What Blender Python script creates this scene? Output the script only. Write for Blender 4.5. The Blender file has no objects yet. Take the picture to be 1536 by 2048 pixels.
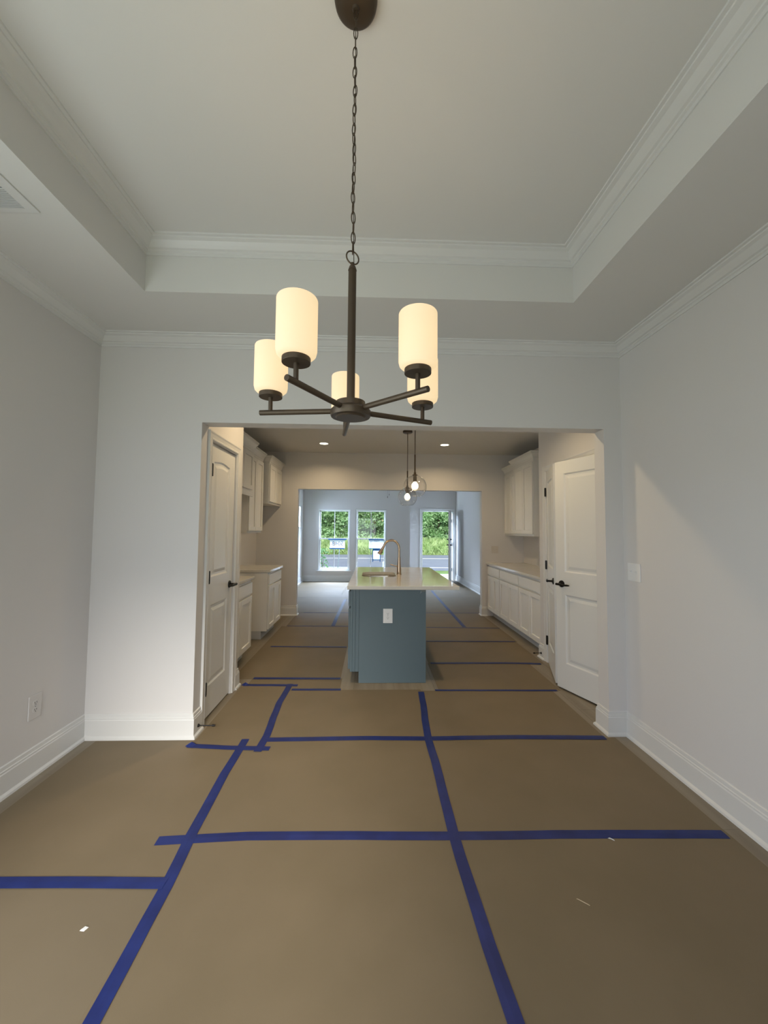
import bpy, bmesh, math, random
from mathutils import Vector, Matrix
random.seed(7)
C = bpy.context.scene
COL = C.collection
PI = math.pi

# ------------------------------------------------------------------ camera
CAMH = 1.397
YAW, PITCH, ROLL, FPX = .0302, .0492, .0086, 769.06
cy, sy, cp, sp, cr, sr = math.cos(YAW), math.sin(YAW), math.cos(PITCH), math.sin(PITCH), math.cos(ROLL), math.sin(ROLL)
fw = Vector((sy*cp, cy*cp, sp)); r0 = Vector((cy, -sy, 0)); u0 = r0.cross(fw)
rt = cr*r0 + sr*u0; up = -sr*r0 + cr*u0
cam = bpy.data.cameras.new('camera'); camo = bpy.data.objects.new('camera', cam); COL.objects.link(camo)
camo.matrix_world = Matrix(((rt.x, up.x, -fw.x, 0), (rt.y, up.y, -fw.y, 0), (rt.z, up.z, -fw.z, CAMH), (0, 0, 0, 1)))
cam.sensor_fit = 'HORIZONTAL'; cam.sensor_width = 36; cam.lens = FPX/1536*36; cam.clip_start = .02; cam.clip_end = 300
C.camera = camo

# ------------------------------------------------------------------ world, daylight, exposure
W = bpy.data.worlds.new('world'); C.world = W; W.use_nodes = True
bg = W.node_tree.nodes['Background']; bg.inputs[0].default_value = (.72, .86, 1, 1); bg.inputs[1].default_value = 1.7
C.view_settings.view_transform = 'Standard'; C.view_settings.look = 'None'
C.view_settings.exposure = 0; C.view_settings.gamma = 1; C.view_settings.use_curve_mapping = False

def lamp(name, kind, loc, energy, color, target=None, size=None, size_y=None, **kw):
    l = bpy.data.lights.new(name, kind); l.energy = energy; l.color = color
    if kind == 'AREA':
        l.size = size
        if size_y: l.shape = 'RECTANGLE'; l.size_y = size_y
    for k, v in kw.items(): setattr(l, k, v)
    o = bpy.data.objects.new(name, l); COL.objects.link(o); o.location = loc
    if target: o.rotation_euler = (Vector(target)-Vector(loc)).to_track_quat('-Z', 'Y').to_euler()
    return o
sun = lamp('sun', 'SUN', (10, -10, 20), 3.6, (1, .95, .85), target=(8, 30, 0), angle=.35)
COOL = (.58, .74, 1.0)
# daylight through the patio window behind the camera, and through the front windows
lamp('daylight_patio', 'AREA', (-.65, -.470, 1.2), 13, (.97, .965, .97), target=(-.4, 3, 1.0), size=1.7, size_y=1.8)
lamp('daylight_left', 'AREA', (-1.925, .40, 1.12), 26, (.86, .92, 1.0), target=(2.4, 1.5, 1.25), size=1.3, size_y=1.9)
lamp('daylight_front', 'AREA', (-.3, 12.3, 3.4), 2600, COOL, target=(0, 8.6, .2), size=4.4, size_y=1.8)
lamp('daylight_side', 'AREA', (-2.35, 10.08, 1.75), 50, COOL, target=(0, 9.6, 1.2), size=.5, size_y=.55)

# ------------------------------------------------------------------ materials
def mat(name, color, rough=.6, metal=0, noise=None, bump=None, spec=.5, coat=0):
    m = bpy.data.materials.new(name); m.use_nodes = True; nt = m.node_tree; b = nt.nodes['Principled BSDF']
    b.inputs['Base Color'].default_value = (*color, 1); b.inputs['Roughness'].default_value = rough
    b.inputs['Metallic'].default_value = metal; b.inputs['Specular IOR Level'].default_value = spec
    b.inputs['Coat Weight'].default_value = coat
    tc = nt.nodes.new('ShaderNodeTexCoord')
    if noise:
        sc, col2, stretch = noise
        mp = nt.nodes.new('ShaderNodeMapping'); mp.inputs['Scale'].default_value = stretch
        n = nt.nodes.new('ShaderNodeTexNoise'); n.inputs['Scale'].default_value = sc; n.inputs['Detail'].default_value = 5
        mx = nt.nodes.new('ShaderNodeMix'); mx.data_type = 'RGBA'
        mx.inputs[6].default_value = (*color, 1); mx.inputs[7].default_value = (*col2, 1)
        rp = nt.nodes.new('ShaderNodeMapRange'); rp.inputs[1].default_value = .35; rp.inputs[2].default_value = .65
        nt.links.new(tc.outputs['Object'], mp.inputs[0]); nt.links.new(mp.outputs[0], n.inputs['Vector'])
        nt.links.new(n.outputs['Fac'], rp.inputs[0]); nt.links.new(rp.outputs[0], mx.inputs[0]); nt.links.new(mx.outputs[2], b.inputs['Base Color'])
    if bump:
        sc, st, dist = bump
        n2 = nt.nodes.new('ShaderNodeTexNoise'); n2.inputs['Scale'].default_value = sc; n2.inputs['Detail'].default_value = 3
        bp = nt.nodes.new('ShaderNodeBump'); bp.inputs['Strength'].default_value = st; bp.inputs['Distance'].default_value = dist
        nt.links.new(tc.outputs['Object'], n2.inputs['Vector']); nt.links.new(n2.outputs['Fac'], bp.inputs['Height']); nt.links.new(bp.outputs[0], b.inputs['Normal'])
    return m
def emat(name, color, strength):
    m = bpy.data.materials.new(name); m.use_nodes = True; nt = m.node_tree; nt.nodes.clear()
    e = nt.nodes.new('ShaderNodeEmission'); e.inputs[0].default_value = (*color, 1); e.inputs[1].default_value = strength
    o = nt.nodes.new('ShaderNodeOutputMaterial'); nt.links.new(e.outputs[0], o.inputs[0]); return m
def glassmat(name, tint=(1, 1, 1), ior=5, mul=.9, add=.035):
    m = bpy.data.materials.new(name); m.use_nodes = True; nt = m.node_tree; nt.nodes.clear()
    t = nt.nodes.new('ShaderNodeBsdfTransparent'); t.inputs[0].default_value = (*tint, 1)
    g = nt.nodes.new('ShaderNodeBsdfGlossy'); g.inputs['Roughness'].default_value = 0.0
    f = nt.nodes.new('ShaderNodeLayerWeight'); f.inputs[0].default_value = .5
    pw = nt.nodes.new('ShaderNodeMath'); pw.operation = 'POWER'; pw.inputs[1].default_value = ior
    mm = nt.nodes.new('ShaderNodeMath'); mm.operation = 'MULTIPLY_ADD'; mm.inputs[1].default_value = mul; mm.inputs[2].default_value = add
    mx = nt.nodes.new('ShaderNodeMixShader'); o = nt.nodes.new('ShaderNodeOutputMaterial')
    nt.links.new(f.outputs['Facing'], pw.inputs[0]); nt.links.new(pw.outputs[0], mm.inputs[0]); nt.links.new(mm.outputs[0], mx.inputs[0]); nt.links.new(t.outputs[0], mx.inputs[1]); nt.links.new(g.outputs[0], mx.inputs[2]); nt.links.new(mx.outputs[0], o.inputs[0])
    return m

M_wall = mat('wall_paint', (.695, .675, .665), .7, bump=(260, .06, .002), spec=.3)
M_ceil = mat('ceiling_paint', (.70, .69, .67), .85, bump=(300, .08, .002), spec=.2)
M_trim = mat('trim_paint', (.71, .705, .695), .35)
M_door = mat('door_paint', (.74, .74, .73), .32, spec=.5)
M_cab = mat('cabinet_paint', (.80, .78, .74), .38)
M_toe = mat('toe_kick_paint', (.50, .50, .50), .5)
M_island = mat('island_paint', (.115, .162, .186), .42)
M_kraft = mat('kraft_paper', (.192, .147, .091), .62, noise=(3.0, (.175, .134, .081), (1, 1, 1)), bump=(420, .12, .0015), spec=.35)
M_kraftb = mat('kraft_paper_daylit', (.190, .149, .097), .6, noise=(2.3, (.173, .135, .086), (1, 1, 1)), bump=(420, .12, .0015), spec=.35)  # greyer copy of the kraft: cool daylight put into the near-left sheet's colour
M_tape = mat('blue_tape', (.011, .021, .115), .5, noise=(9, (.015, .029, .155), (1, 1, 1)), spec=.3)
M_plank = mat('vinyl_plank', (.27, .23, .17), .45, noise=(14, (.20, .165, .12), (1, .07, 1)))
M_bronze = mat('bronze', (.085, .062, .042), .42, metal=.55, spec=.5)
M_black = mat('black_metal', (.012, .011, .011), .35, metal=.5)
M_faucet = mat('faucet_metal', (.55, .42, .30), .25, metal=1)
M_steel = mat('sink_steel', (.62, .58, .52), .25, metal=1)
M_quartz = mat('quartz', (.72, .69, .63), .05, noise=(5, (.68, .645, .58), (1, 1, 1)), spec=.7)
M_white = mat('white_plastic', (.80, .80, .80), .35)
M_dark = mat('dark_slot', (.03, .03, .03), .6)
M_vinyl = mat('window_vinyl', (.82, .83, .83), .4)
M_glass = glassmat('window_glass')
M_globe = glassmat('globe_glass', ior=3.2, mul=.55, add=.05)
M_film = glassmat('plastic_film', ior=1.5, mul=.35, add=.10)
M_bulb = emat('bulb_glow', (1, .80, .50), 9)
M_lens = emat('recessed_glow', (1, .90, .66), 7)
M_paper = mat('white_paper', (.80, .80, .82), .8)
_n = M_paper.node_tree; _t = _n.nodes.new('ShaderNodeBsdfTranslucent'); _t.inputs[0].default_value = (.8, .82, .9, 1); _x = _n.nodes.new('ShaderNodeMixShader'); _x.inputs[0].default_value = .55
_n.links.new(_n.nodes['Principled BSDF'].outputs[0], _x.inputs[1]); _n.links.new(_t.outputs[0], _x.inputs[2]); _n.links.new(_x.outputs[0], _n.nodes['Material Output'].inputs[0])
M_ink = mat('ink', (.06, .06, .08), .8)
M_gray = mat('galvanized', (.30, .31, .33), .5, metal=.6)
M_concrete = mat('concrete', (.62, .61, .58), .85, noise=(5, (.56, .55, .53), (1, 1, 1)))
M_asphalt = mat('asphalt', (.21, .225, .28), .85, noise=(2, (.24, .255, .31), (1, 1, 1)))
M_line = mat('road_paint', (.85, .85, .85), .7)
M_lawn = mat('lawn', (.16, .27, .06), .9, noise=(1.5, (.24, .33, .10), (1, 1, 1)))
M_siding = mat('siding', (.6, .6, .58), .8)
M_bark = mat('bark', (.10, .075, .05), .9)
def leafmat(name, c1, c2):
    m = bpy.data.materials.new(name); m.use_nodes = True; nt = m.node_tree; b = nt.nodes['Principled BSDF']
    b.inputs['Roughness'].default_value = .55
    tc = nt.nodes.new('ShaderNodeTexCoord'); n = nt.nodes.new('ShaderNodeTexNoise'); n.inputs['Scale'].default_value = 1.6; n.inputs['Detail'].default_value = 4
    mx = nt.nodes.new('ShaderNodeMix'); mx.data_type = 'RGBA'; mx.inputs[6].default_value = (*c1, 1); mx.inputs[7].default_value = (*c2, 1)
    rp = nt.nodes.new('ShaderNodeMapRange'); rp.inputs[1].default_value = .4; rp.inputs[2].default_value = .6
    tr = nt.nodes.new('ShaderNodeBsdfTranslucent'); ms = nt.nodes.new('ShaderNodeMixShader'); ms.inputs[0].default_value = .3
    out = nt.nodes['Material Output']
    L = nt.links.new
    L(tc.outputs['Object'], n.inputs['Vector']); L(n.outputs['Fac'], rp.inputs[0]); L(rp.outputs[0], mx.inputs[0]); L(mx.outputs[2], b.inputs['Base Color']); L(mx.outputs[2], tr.inputs[0])
    L(b.outputs[0], ms.inputs[1]); L(tr.outputs[0], ms.inputs[2]); L(ms.outputs[0], out.inputs[0]); return m
M_leaf = leafmat('tree_leaf', (.20, .38, .14), (.44, .64, .34))
M_leafd = leafmat('tree_leaf_dark', (.05, .13, .04), (.12, .25, .08))
M_grassb = leafmat('tall_grass_blade', (.36, .52, .20), (.60, .74, .38))
# lit opal shade: translucent glass around a lamp
m = bpy.data.materials.new('opal_glass'); m.use_nodes = True; nt = m.node_tree; nt.nodes.clear()
t = nt.nodes.new('ShaderNodeBsdfTranslucent'); t.inputs[0].default_value = (.12, .085, .05, 1)
d = nt.nodes.new('ShaderNodeBsdfDiffuse'); d.inputs[0].default_value = (.9, .86, .78, 1)
ms = nt.nodes.new('ShaderNodeMixShader'); ms.inputs[0].default_value = .35
e = nt.nodes.new('ShaderNodeEmission'); e.inputs[0].default_value = (1, .79, .46, 1); e.inputs[1].default_value = .74
ad = nt.nodes.new('ShaderNodeAddShader'); o = nt.nodes.new('ShaderNodeOutputMaterial')
nt.links.new(t.outputs[0], ms.inputs[1]); nt.links.new(d.outputs[0], ms.inputs[2]); nt.links.new(ms.outputs[0], ad.inputs[0]); nt.links.new(e.outputs[0], ad.inputs[1]); nt.links.new(ad.outputs[0], o.inputs[0])
M_opal = m

# ------------------------------------------------------------------ helpers
def tag(o, label=None, cat=None, group=None, kind=None):
    if label: o['label'] = label
    if cat: o['category'] = cat
    if group: o['group'] = group
    if kind: o['kind'] = kind
    return o
def thing(name, label, cat, loc=(0, 0, 0), group=None, rotz=0):
    o = bpy.data.objects.new(name, None); COL.objects.link(o); o.location = loc; o.rotation_euler = (0, 0, rotz); o.empty_display_size = .05
    return tag(o, label, cat, group)
def box(bm, x0, x1, y0, y1, z0, z1):
    vs = [bm.verts.new((x, y, z)) for z in (z0, z1) for y in (y0, y1) for x in (x0, x1)]
    for f in ((0, 2, 3, 1), (4, 5, 7, 6), (0, 1, 5, 4), (2, 6, 7, 3), (0, 4, 6, 2), (1, 3, 7, 5)): bm.faces.new([vs[i] for i in f])
def cyl(bm, p0, p1, r0_, r1_=None, n=20, cap=True):
    p0, p1 = Vector(p0), Vector(p1); r1_ = r0_ if r1_ is None else r1_
    q = (p1-p0).to_track_quat('Z', 'Y'); a, b = [], []
    for i in range(n):
        v = Vector((math.cos(2*PI*i/n), math.sin(2*PI*i/n), 0))
        a.append(bm.verts.new(p0+q@(v*r0_))); b.append(bm.verts.new(p1+q@(v*r1_)))
    for i in range(n): bm.faces.new((a[i], a[(i+1) % n], b[(i+1) % n], b[i]))
    if cap: bm.faces.new(a[::-1]); bm.faces.new(b)
def lathe(bm, prof, c=(0, 0, 0), n=32, capends=False):
    rings = []
    for r, z in prof: rings.append([bm.verts.new((c[0]+r*math.cos(2*PI*i/n), c[1]+r*math.sin(2*PI*i/n), c[2]+z)) for i in range(n)])
    for a, b in zip(rings, rings[1:]):
        for i in range(n): bm.faces.new((a[i], a[(i+1) % n], b[(i+1) % n], b[i]))
    if capends: bm.faces.new(rings[0][::-1]); bm.faces.new(rings[-1])
def tube(bm, pts, r, n=12, closed=False):
    pts = [Vector(p) for p in pts]; N = len(pts); rs = r if isinstance(r, (list, tuple)) else [r]*N; rings = []
    prev = None
    for i, p in enumerate(pts):
        if closed: d = pts[(i+1) % N]-pts[i-1]
        else: d = pts[min(i+1, N-1)]-pts[max(i-1, 0)]
        d.normalize()
        if prev is None: a = d.orthogonal().normalized()
        else: a = (prev-d*prev.dot(d)).normalized()
        prev = a; b = d.cross(a)
        rings.append([bm.verts.new(p+(a*math.cos(2*PI*k/n)+b*math.sin(2*PI*k/n))*rs[i]) for k in range(n)])
    rr = list(zip(rings, rings[1:])) + ([(rings[-1], rings[0])] if closed else [])
    for a, b in rr:
        for k in range(n): bm.faces.new((a[k], a[(k+1) % n], b[(k+1) % n], b[k]))
    if not closed: bm.faces.new(rings[0][::-1]); bm.faces.new(rings[-1])
def sweep(bm, path, N, prof, closed=False):
    path = [Vector(p) for p in path]; N = Vector(N); n = len(path); rings = []
    for i, p in enumerate(path):
        ds = []
        if closed or i > 0: ds.append((p-path[i-1]).normalized())
        if closed or i < n-1: ds.append((path[(i+1) % n]-p).normalized())
        s = [N.cross(d_) for d_ in ds]
        mv = s[0] if len(s) == 1 else (s[0]+s[1])/(1+s[0].dot(s[1]))
        rings.append([bm.verts.new(p+mv*a+N*b) for a, b in prof])
    rr = list(zip(rings, rings[1:])) + ([(rings[-1], rings[0])] if closed else [])
    k = len(prof)
    for a, b in rr:
        for j in range(k): bm.faces.new((a[j], a[(j+1) % k], b[(j+1) % k], b[j]))
    if not closed: bm.faces.new(rings[0]); bm.faces.new(rings[-1][::-1])
def build(name, bm, m, parent=None, smooth=False, bevel=0, kind=None, label=None, cat=None, group=None, loc=None, seg=2):
    bmesh.ops.recalc_face_normals(bm, faces=bm.faces)
    if smooth:
        for f in bm.faces: f.smooth = True
        for e_ in bm.edges:
            if len(e_.link_faces) == 2 and e_.calc_face_angle(0) > .7: e_.smooth = False
    me = bpy.data.meshes.new(name); bm.to_mesh(me); bm.free(); me.materials.append(m)
    o = bpy.data.objects.new(name, me); COL.objects.link(o)
    if parent is not None: o.parent = parent
    if loc: o.location = loc
    if bevel:
        b = o.modifiers.new('bevel', 'BEVEL'); b.width = bevel; b.segments = seg; b.limit_method = 'ANGLE'
    return tag(o, label, cat, group, kind)
def bxo(name, dims, m, parent=None, **kw):
    bm = bmesh.new(); box(bm, *dims); return build(name, bm, m, parent, **kw)
def holes(bm, axis, t0, t1, u0, u1, z0, z1, hs):
    """wall slab with rectangular holes; axis 'x' = plane faces x (u runs along y), 'y' = faces y (u runs along x)"""
    us = sorted({u0, u1, *[h[0] for h in hs], *[h[1] for h in hs]})
    for a, b in zip(us, us[1:]):
        if a < u0-1e-6 or b > u1+1e-6: continue
        cuts = sorted([(h[2], h[3]) for h in hs if h[0] <= a+1e-6 and h[1] >= b-1e-6]); z = z0
        for c0, c1 in cuts+[(z1, z1)]:
            if c0 > z+1e-6:
                if axis == 'x': box(bm, t0, t1, a, b, z, c0)
                else: box(bm, a, b, t0, t1, z, c0)
            z = max(z, c1)
def wall(name, axis, t0, t1, u0, u1, z0, z1, hs=(), m=None):
    bm = bmesh.new(); holes(bm, axis, t0, t1, u0, u1, z0, z1, hs); bmesh.ops.remove_doubles(bm, verts=bm.verts, dist=1e-5)
    return build(name, bm, m or M_wall, kind='structure')

def panel_slab(bm, w, h, t, outlines, rings, both=True, mtx=None):
    """slab w x h (local x,z) thickness t (local y from 0 front to t back) with sunk / raised panels"""
    start = len(bm.verts); newv = []
    def V(x, y, z): v = bm.verts.new((x, y, z)); newv.append(v); return v
    def inset(ol, d_):
        n = len(ol); res = []
        for i in range(n):
            p = Vector(ol[i]); a = (p-Vector(ol[i-1])).normalized(); b = (Vector(ol[(i+1) % n])-p).normalized()
            na, nb = Vector((-a.y, a.x)), Vector((-b.y, b.x)); mm = (na+nb)/(1+na.dot(nb)); res.append(p+mm*d_)
        return res
    loops = []
    for side in ((0, 1), (t, -1)) if both else ((0, 1),):
        y0_, sg = side
        outer = [V(0, y0_, 0), V(w, y0_, 0), V(w, y0_, h), V(0, y0_, h)]; loops.append(outer)
        edges = [bm.edges.new((outer[i], outer[(i+1) % 4])) for i in range(4)]
        for ol in outlines:
            prev = None
            for k, (ins, dep) in enumerate(rings):
                vs = [V(p[0], y0_+sg*dep, p[1]) for p in inset(ol, ins)]
                if k == 0: edges += [bm.edges.new((vs[i], vs[(i+1) % len(vs)])) for i in range(len(vs))]
                else:
                    for i in range(len(vs)): bm.faces.new((prev[i], prev[(i+1) % len(vs)], vs[(i+1) % len(vs)], vs[i]))
                prev = vs
            bm.faces.new(prev)
        bmesh.ops.triangle_fill(bm, edges=edges, use_beauty=True)
    if not both:
        b = [V(0, t, 0), V(w, t, 0), V(w, t, h), V(0, t, h)]; loops.append(b); bm.faces.new(b)
    a, b = loops
    for i in range(4): bm.faces.new((a[i], a[(i+1) % 4], b[(i+1) % 4], b[i]))
    if mtx: bmesh.ops.transform(bm, matrix=mtx, verts=newv)
def rect(x0, z0, x1, z1): return [(x0, z0), (x1, z0), (x1, z1), (x0, z1)]
def archrect(x0, z0, x1, z1, rise, n=8):
    pts = [(x0, z0), (x1, z0), (x1, z1)]
    for i in range(1, n): 
        u = i/n; pts.append((x1+(x0-x1)*u, z1+rise*math.sin(PI*u)**1.5))
    return pts+[(x0, z1)]
RAISED = [(0, 0), (.012, .008), (.026, .008), (.05, .002)]
SHAKER = [(0, 0), (.002, .013)]
def frame_mtx(origin, xdir, ydir):
    x = Vector(xdir).normalized(); y = Vector(ydir).normalized(); z = x.cross(y)
    o_ = Vector(origin); return Matrix(((x.x, y.x, z.x, o_.x), (x.y, y.y, z.y, o_.y), (x.z, y.z, z.z, o_.z), (0, 0, 0, 1)))

# ------------------------------------------------------------------ setting: shell
XL, XR, YN, YB = -1.908, 1.787, -.45, 2.69
ZC, ZT, ZK = 2.74, 3.02, 2.70
OL, OR, ZH = -1.195, 1.66, 2.144
KL, KR, YK = -1.91, 2.55, 6.42
FR, YW, YD = 2.43, 10.68, 11.08
fl = bxo('floor', (KL-.1, KR+.1, YN-.1, YW+.12, -.12, -.004), mat('subfloor', (.12, .10, .08), .9), kind='structure')
# vinyl planks, each its own part
def plank_cols():
    k = 0
    x = -1.95
    while x < KR:
        y = YN + (-.9 if k % 3 == 0 else (-.5 if k % 3 == 1 else -.15))
        while y < YW+.1:
            a, b = max(y, YN-.05), min(y+1.22, YW+.1)
            xa, xb = max(x, KL-.05), min(x+.18, KR+.05)
            if b-a > .02: yield xa, xb, a, b
            y += 1.22
        x += .18; k += 1
for xa, xb, a, b in plank_cols():
    bm = bmesh.new(); box(bm, xa+.0008, xb-.0008, a+.0008, b-.0008, -.004, 0)
    build('plank', bm, M_plank, fl)
bxo('floor_foyer', (1.0, FR+.1, YW+.12, YD+.14, -.12, -.001), M_plank, kind='structure')

wall('wall_left', 'x', XL-.12, XL, YN-.12, YB+.12, 0, 3.2, [(-.30, 1.10, .08, 2.14)])
wall('wall_right', 'x', XR, XR+.12, YN-.12, YB, 0, 3.2)
wall('wall_front', 'y', YN-.12, YN, XL-.12, XR+.12, 0, 3.2, [(-1.55, .25, .25, 2.15)])
wall('wall_back', 'y', YB, YB+.12, XL-.12, 2.75, 0, 3.2, [(OL, OR, 0, ZH)])
# dining ceiling: ring + raised tray
TL, TR, TN, TB = -1.30, 1.163, .19, 2.152
bm = bmesh.new()
for d_ in ((XL, TL, YN, YB), (TR, XR, YN, YB), (TL, TR, YN, TN), (TL, TR, TB, YB)): box(bm, *d_, ZC, ZC+.4)
bmesh.ops.remove_doubles(bm, verts=bm.verts, dist=1e-5)
build('ceiling', bm, M_ceil, kind='structure')
bxo('ceiling_tray', (TL-.01, TR+.01, TN-.01, TB+.01, ZT, ZT+.1), M_ceil, kind='structure')
bxo('ceiling_kitchen', (KL-.1, KR+.1, YB+.12, YK, ZK, ZK+.3), M_ceil, kind='structure')
bxo('ceiling_living', (KL-.1, FR+.1, YK+.12, YD+.12, ZC, ZC+.3), M_ceil, kind='structure')
bxo('roof', (-2.6, 3.2, YN-.6, YD+.35, 3.2, 3.3), M_siding, kind='structure')
CROWN = [(0, 0), (0, -.072), (.007, -.072), (.009, -.058), (.018, -.054), (.020, -.048), (.032, -.045), (.045, -.034), (.060, -.020), (.078, -.014), (.080, -.008), (.094, -.007), (.096, 0)]
def crown(name, path, z, closed=True):
    bm = bmesh.new(); sweep(bm, [(x, y, z) for x, y in path], (0, 0, 1), CROWN, closed); return build(name, bm, M_trim, kind='structure')
crown('trim_1', [(XL, YN), (XR, YN), (XR, YB), (XL, YB)], ZC)
crown('trim_2', [(TL, TN), (TR, TN), (TR, TB), (TL, TB)], ZT)
BASE = [(0, 0), (.030, 0), (.028, .012), (.017, .022), (.016, .120), (.013, .126), (.013, .134), (.009, .138), (.008, .156), (.003, .160), (0, .160)]
def base(name, path):
    bm = bmesh.new(); sweep(bm, [(x, y, 0) for x, y in path], (0, 0, 1), BASE); return build(name, bm, M_trim, kind='structure')
base('baseboard_left', [(OL, YB+.115), (OL, YB), (XL, YB), (XL, 1.17)])
base('baseboard_right', [(XR, YN), (XR, YB), (OR, YB), (OR, YB+.12), (1.9, YB+.12), (1.9, 2.845)])
# kitchen
wall('wall_kitchen_left', 'x', KL-.12, KL, YB+.12, YK, 0, 3.0)
wall('wall_kitchen_right', 'x', KR, KR+.12, YB+.12, YK, 0, 3.0)
PL = -1.197
D1Y0, D1Y1, DH = 2.868, 3.392, 2.052
wall('wall_pantry_left', 'x', PL-.11, PL, YB+.12, 3.55, 0, ZK, [(D1Y0, D1Y1, 0, DH)])
wall('wall_pantry_left_end', 'y', 3.45, 3.55, KL, PL-.11, 0, ZK)
PR = 1.905
D2Y0, D2Y1 = 2.915, 4.14
wall('wall_pantry_right', 'x', PR, PR+.11, YB+.12, 4.33, 0, ZK, [(D2Y0, D2Y1, 0, DH)])
wall('wall_pantry_right_end', 'y', 4.22, 4.33, PR+.11, KR, 0, ZK)
FOL, FOR_, FZH = -1.24, 1.845, 2.085
wall('wall_kitchen_back', 'y', YK, YK+.12, KL-.12, KR+.12, 0, 3.0, [(FOL, FOR_, 0, FZH)])
base('baseboard_pantry_left', [(KL, 3.55), (PL, 3.55), (PL, 3.46)])
base('baseboard_pantry_right', [(PR, 4.21), (PR, 4.33), (1.99, 4.33)])
base('baseboard_kitchen_left', [(FOL, YK+.12), (FOL, YK), (KL, YK)])
base('baseboard_kitchen_right', [(1.925, YK), (FOR_, YK), (FOR_, YK+.12)])
# living room
WIN = [(-1.49, -.61), (-.462, .392)]; WZ0, WZ1 = .30, 1.99
DX0, DX1, DZ = 1.435, 2.335, 1.985
wall('wall_living_left', 'x', KL-.12, KL, YK+.12, YW+.12, 0, 3.0, [(9.80, 10.36, 1.456, 2.05)])
wall('wall_living_right', 'x', FR, FR+.12, YK+.12, YD+.12, 0, 3.0)
wall('wall_living_back', 'y', YW, YW+.12, KL, 1.05, 0, 3.0, [(a, b, WZ0, WZ1) for a, b in WIN])
wall('wall_foyer_side', 'x', .93, 1.05, YW+.12, YD+.12, 0, 3.0)
wall('wall_foyer_back', 'y', YD, YD+.12, 1.05, FR, 0, 3.0, [(DX0, DX1, 0, DZ)])
base('baseboard_living_left', [(1.05, YW+.12), (1.05, YW), (KL, YW), (KL, YK+.12), (FOL, YK+.12)])
base('baseboard_living_right', [(FOR_, YK+.12), (FR, YK+.12), (FR, YD), (DX1+.065, YD)])
base('baseboard_foyer', [(DX0-.065, YD), (1.05, YD), (1.05, YW+.125)])

# ------------------------------------------------------------------ doors
CAS = [(0, 0), (.004, .012), (.012, .014), (.020, .011), (.045, .014), (.056, .018), (.064, .018), (.066, 0)]
def casing(parent, path, N, off):
    bm = bmesh.new(); sweep(bm, path, N, CAS); return build('door_casing', bm, M_trim, parent)
def hinges(parent, pts, r=.009, L=.095):
    for p in pts:
        bm = bmesh.new(); cyl(bm, (p[0], p[1], p[2]-L/2), (p[0], p[1], p[2]+L/2), r, n=10)
        box(bm, p[0]-.004, p[0]+.004, p[1]-.018, p[1]+.018, p[2]-L/2+.003, p[2]+L/2-.003)
        build('hinge', bm, M_black, parent, smooth=True, label='black hinge')
def lever(parent, p, nrm, along):
    p, nrm, along = Vector(p), Vector(nrm).normalized(), Vector(along).normalized()
    bm = bmesh.new(); cyl(bm, p, p+nrm*.008, .031, .029, 28); cyl(bm, p+nrm*.008, p+nrm*.014, .022, .014, 24)
    r_ = build('rosette', bm, M_black, parent, smooth=True, label='black round door rosette')
    bm = bmesh.new(); cyl(bm, p+nrm*.012, p+nrm*.05, .010, n=16)
    q = p+nrm*.055
    tube(bm, [q-along*.012, q+along*.02, q+along*.06-nrm*.004+Vector((0, 0, -.004)), q+along*.1-nrm*.008, q+along*.118-nrm*.012], [.011, .010, .0085, .0085, .006], 14)
    build('lever_handle', bm, M_black, parent, smooth=True, label='black curved lever handle')
# door 1: closed narrow pantry door on the left
d1 = tag(bpy.data.objects.new('door_1', None), kind='structure'); COL.objects.link(d1)
w1 = D1Y1-D1Y0-.006
bm = bmesh.new()
panel_slab(bm, w1, 2.03, .035, [archrect(.085, .98+.045, w1-.11, 1.90, .018), rect(.085, .22, w1-.11, .815)], RAISED,
           mtx=frame_mtx((PL-.012, D1Y0+.003, .014), (0, 1, 0), (-1, 0, 0)))
build('door_leaf', bm, M_door, d1)
bm = bmesh.new(); y0, y1 = D1Y0, D1Y1
box(bm, PL-.11, PL+.001, y0-.018, y0-.0005, 0, DH+.018); box(bm, PL-.11, PL+.001, y1+.0005, y1+.018, 0, DH+.018)
build('door_jamb', bm, M_trim, d1)
casing(d1, [(PL, y0-.006, 0), (PL, y0-.006, DH+.006), (PL, y1+.006, DH+.006), (PL, y1+.006, 0)], (1, 0, 0), 0)
hinges(d1, [(PL+.004, y0+.004, z) for z in (1.84, 1.045, .24)])
lever(d1, (PL-.012, D1Y1-.062, .935), (1, 0, 0), (0, -1, 0))
# doors 2 and 3: pair of pantry doors, both ajar
def ajar(name, hinge, free, label_leaf, latch_n):
    d_ = tag(bpy.data.objects.new(name, None), kind='structure'); COL.objects.link(d_)
    h, f = Vector((*hinge, .014)), Vector((*free, .014)); ax = (f-h).normalized(); L = (f-h).length
    nrm = Vector((latch_n[0], latch_n[1], 0)).normalized()
    bm = bmesh.new()
    if ax.cross(-nrm).z > 0: mt = frame_mtx(h, ax, -nrm)
    else: mt = frame_mtx(f, -ax, -nrm)
    panel_slab(bm, L, 2.03, .035, [rect(.10, 1.03, L-.10, 1.915), rect(.10, .225, L-.10, .83)], RAISED, mtx=mt)
    build('door_leaf', bm, M_door, d_)
    return d_, ax, nrm, L
a2 = Vector((1.704-PR, 3.56-4.125)).normalized()
d3, ax, nn, L = ajar('door_3', (PR-.01, 4.128), (1.702, 3.562), '', (-.943, .333))
hinges(d3, [(PR-.014, 4.140, z) for z in (1.835, 1.045, .24)])
lever(d3, Vector((PR-.01, 4.128, .935))+ax*(L-.065), nn, -ax)
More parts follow.
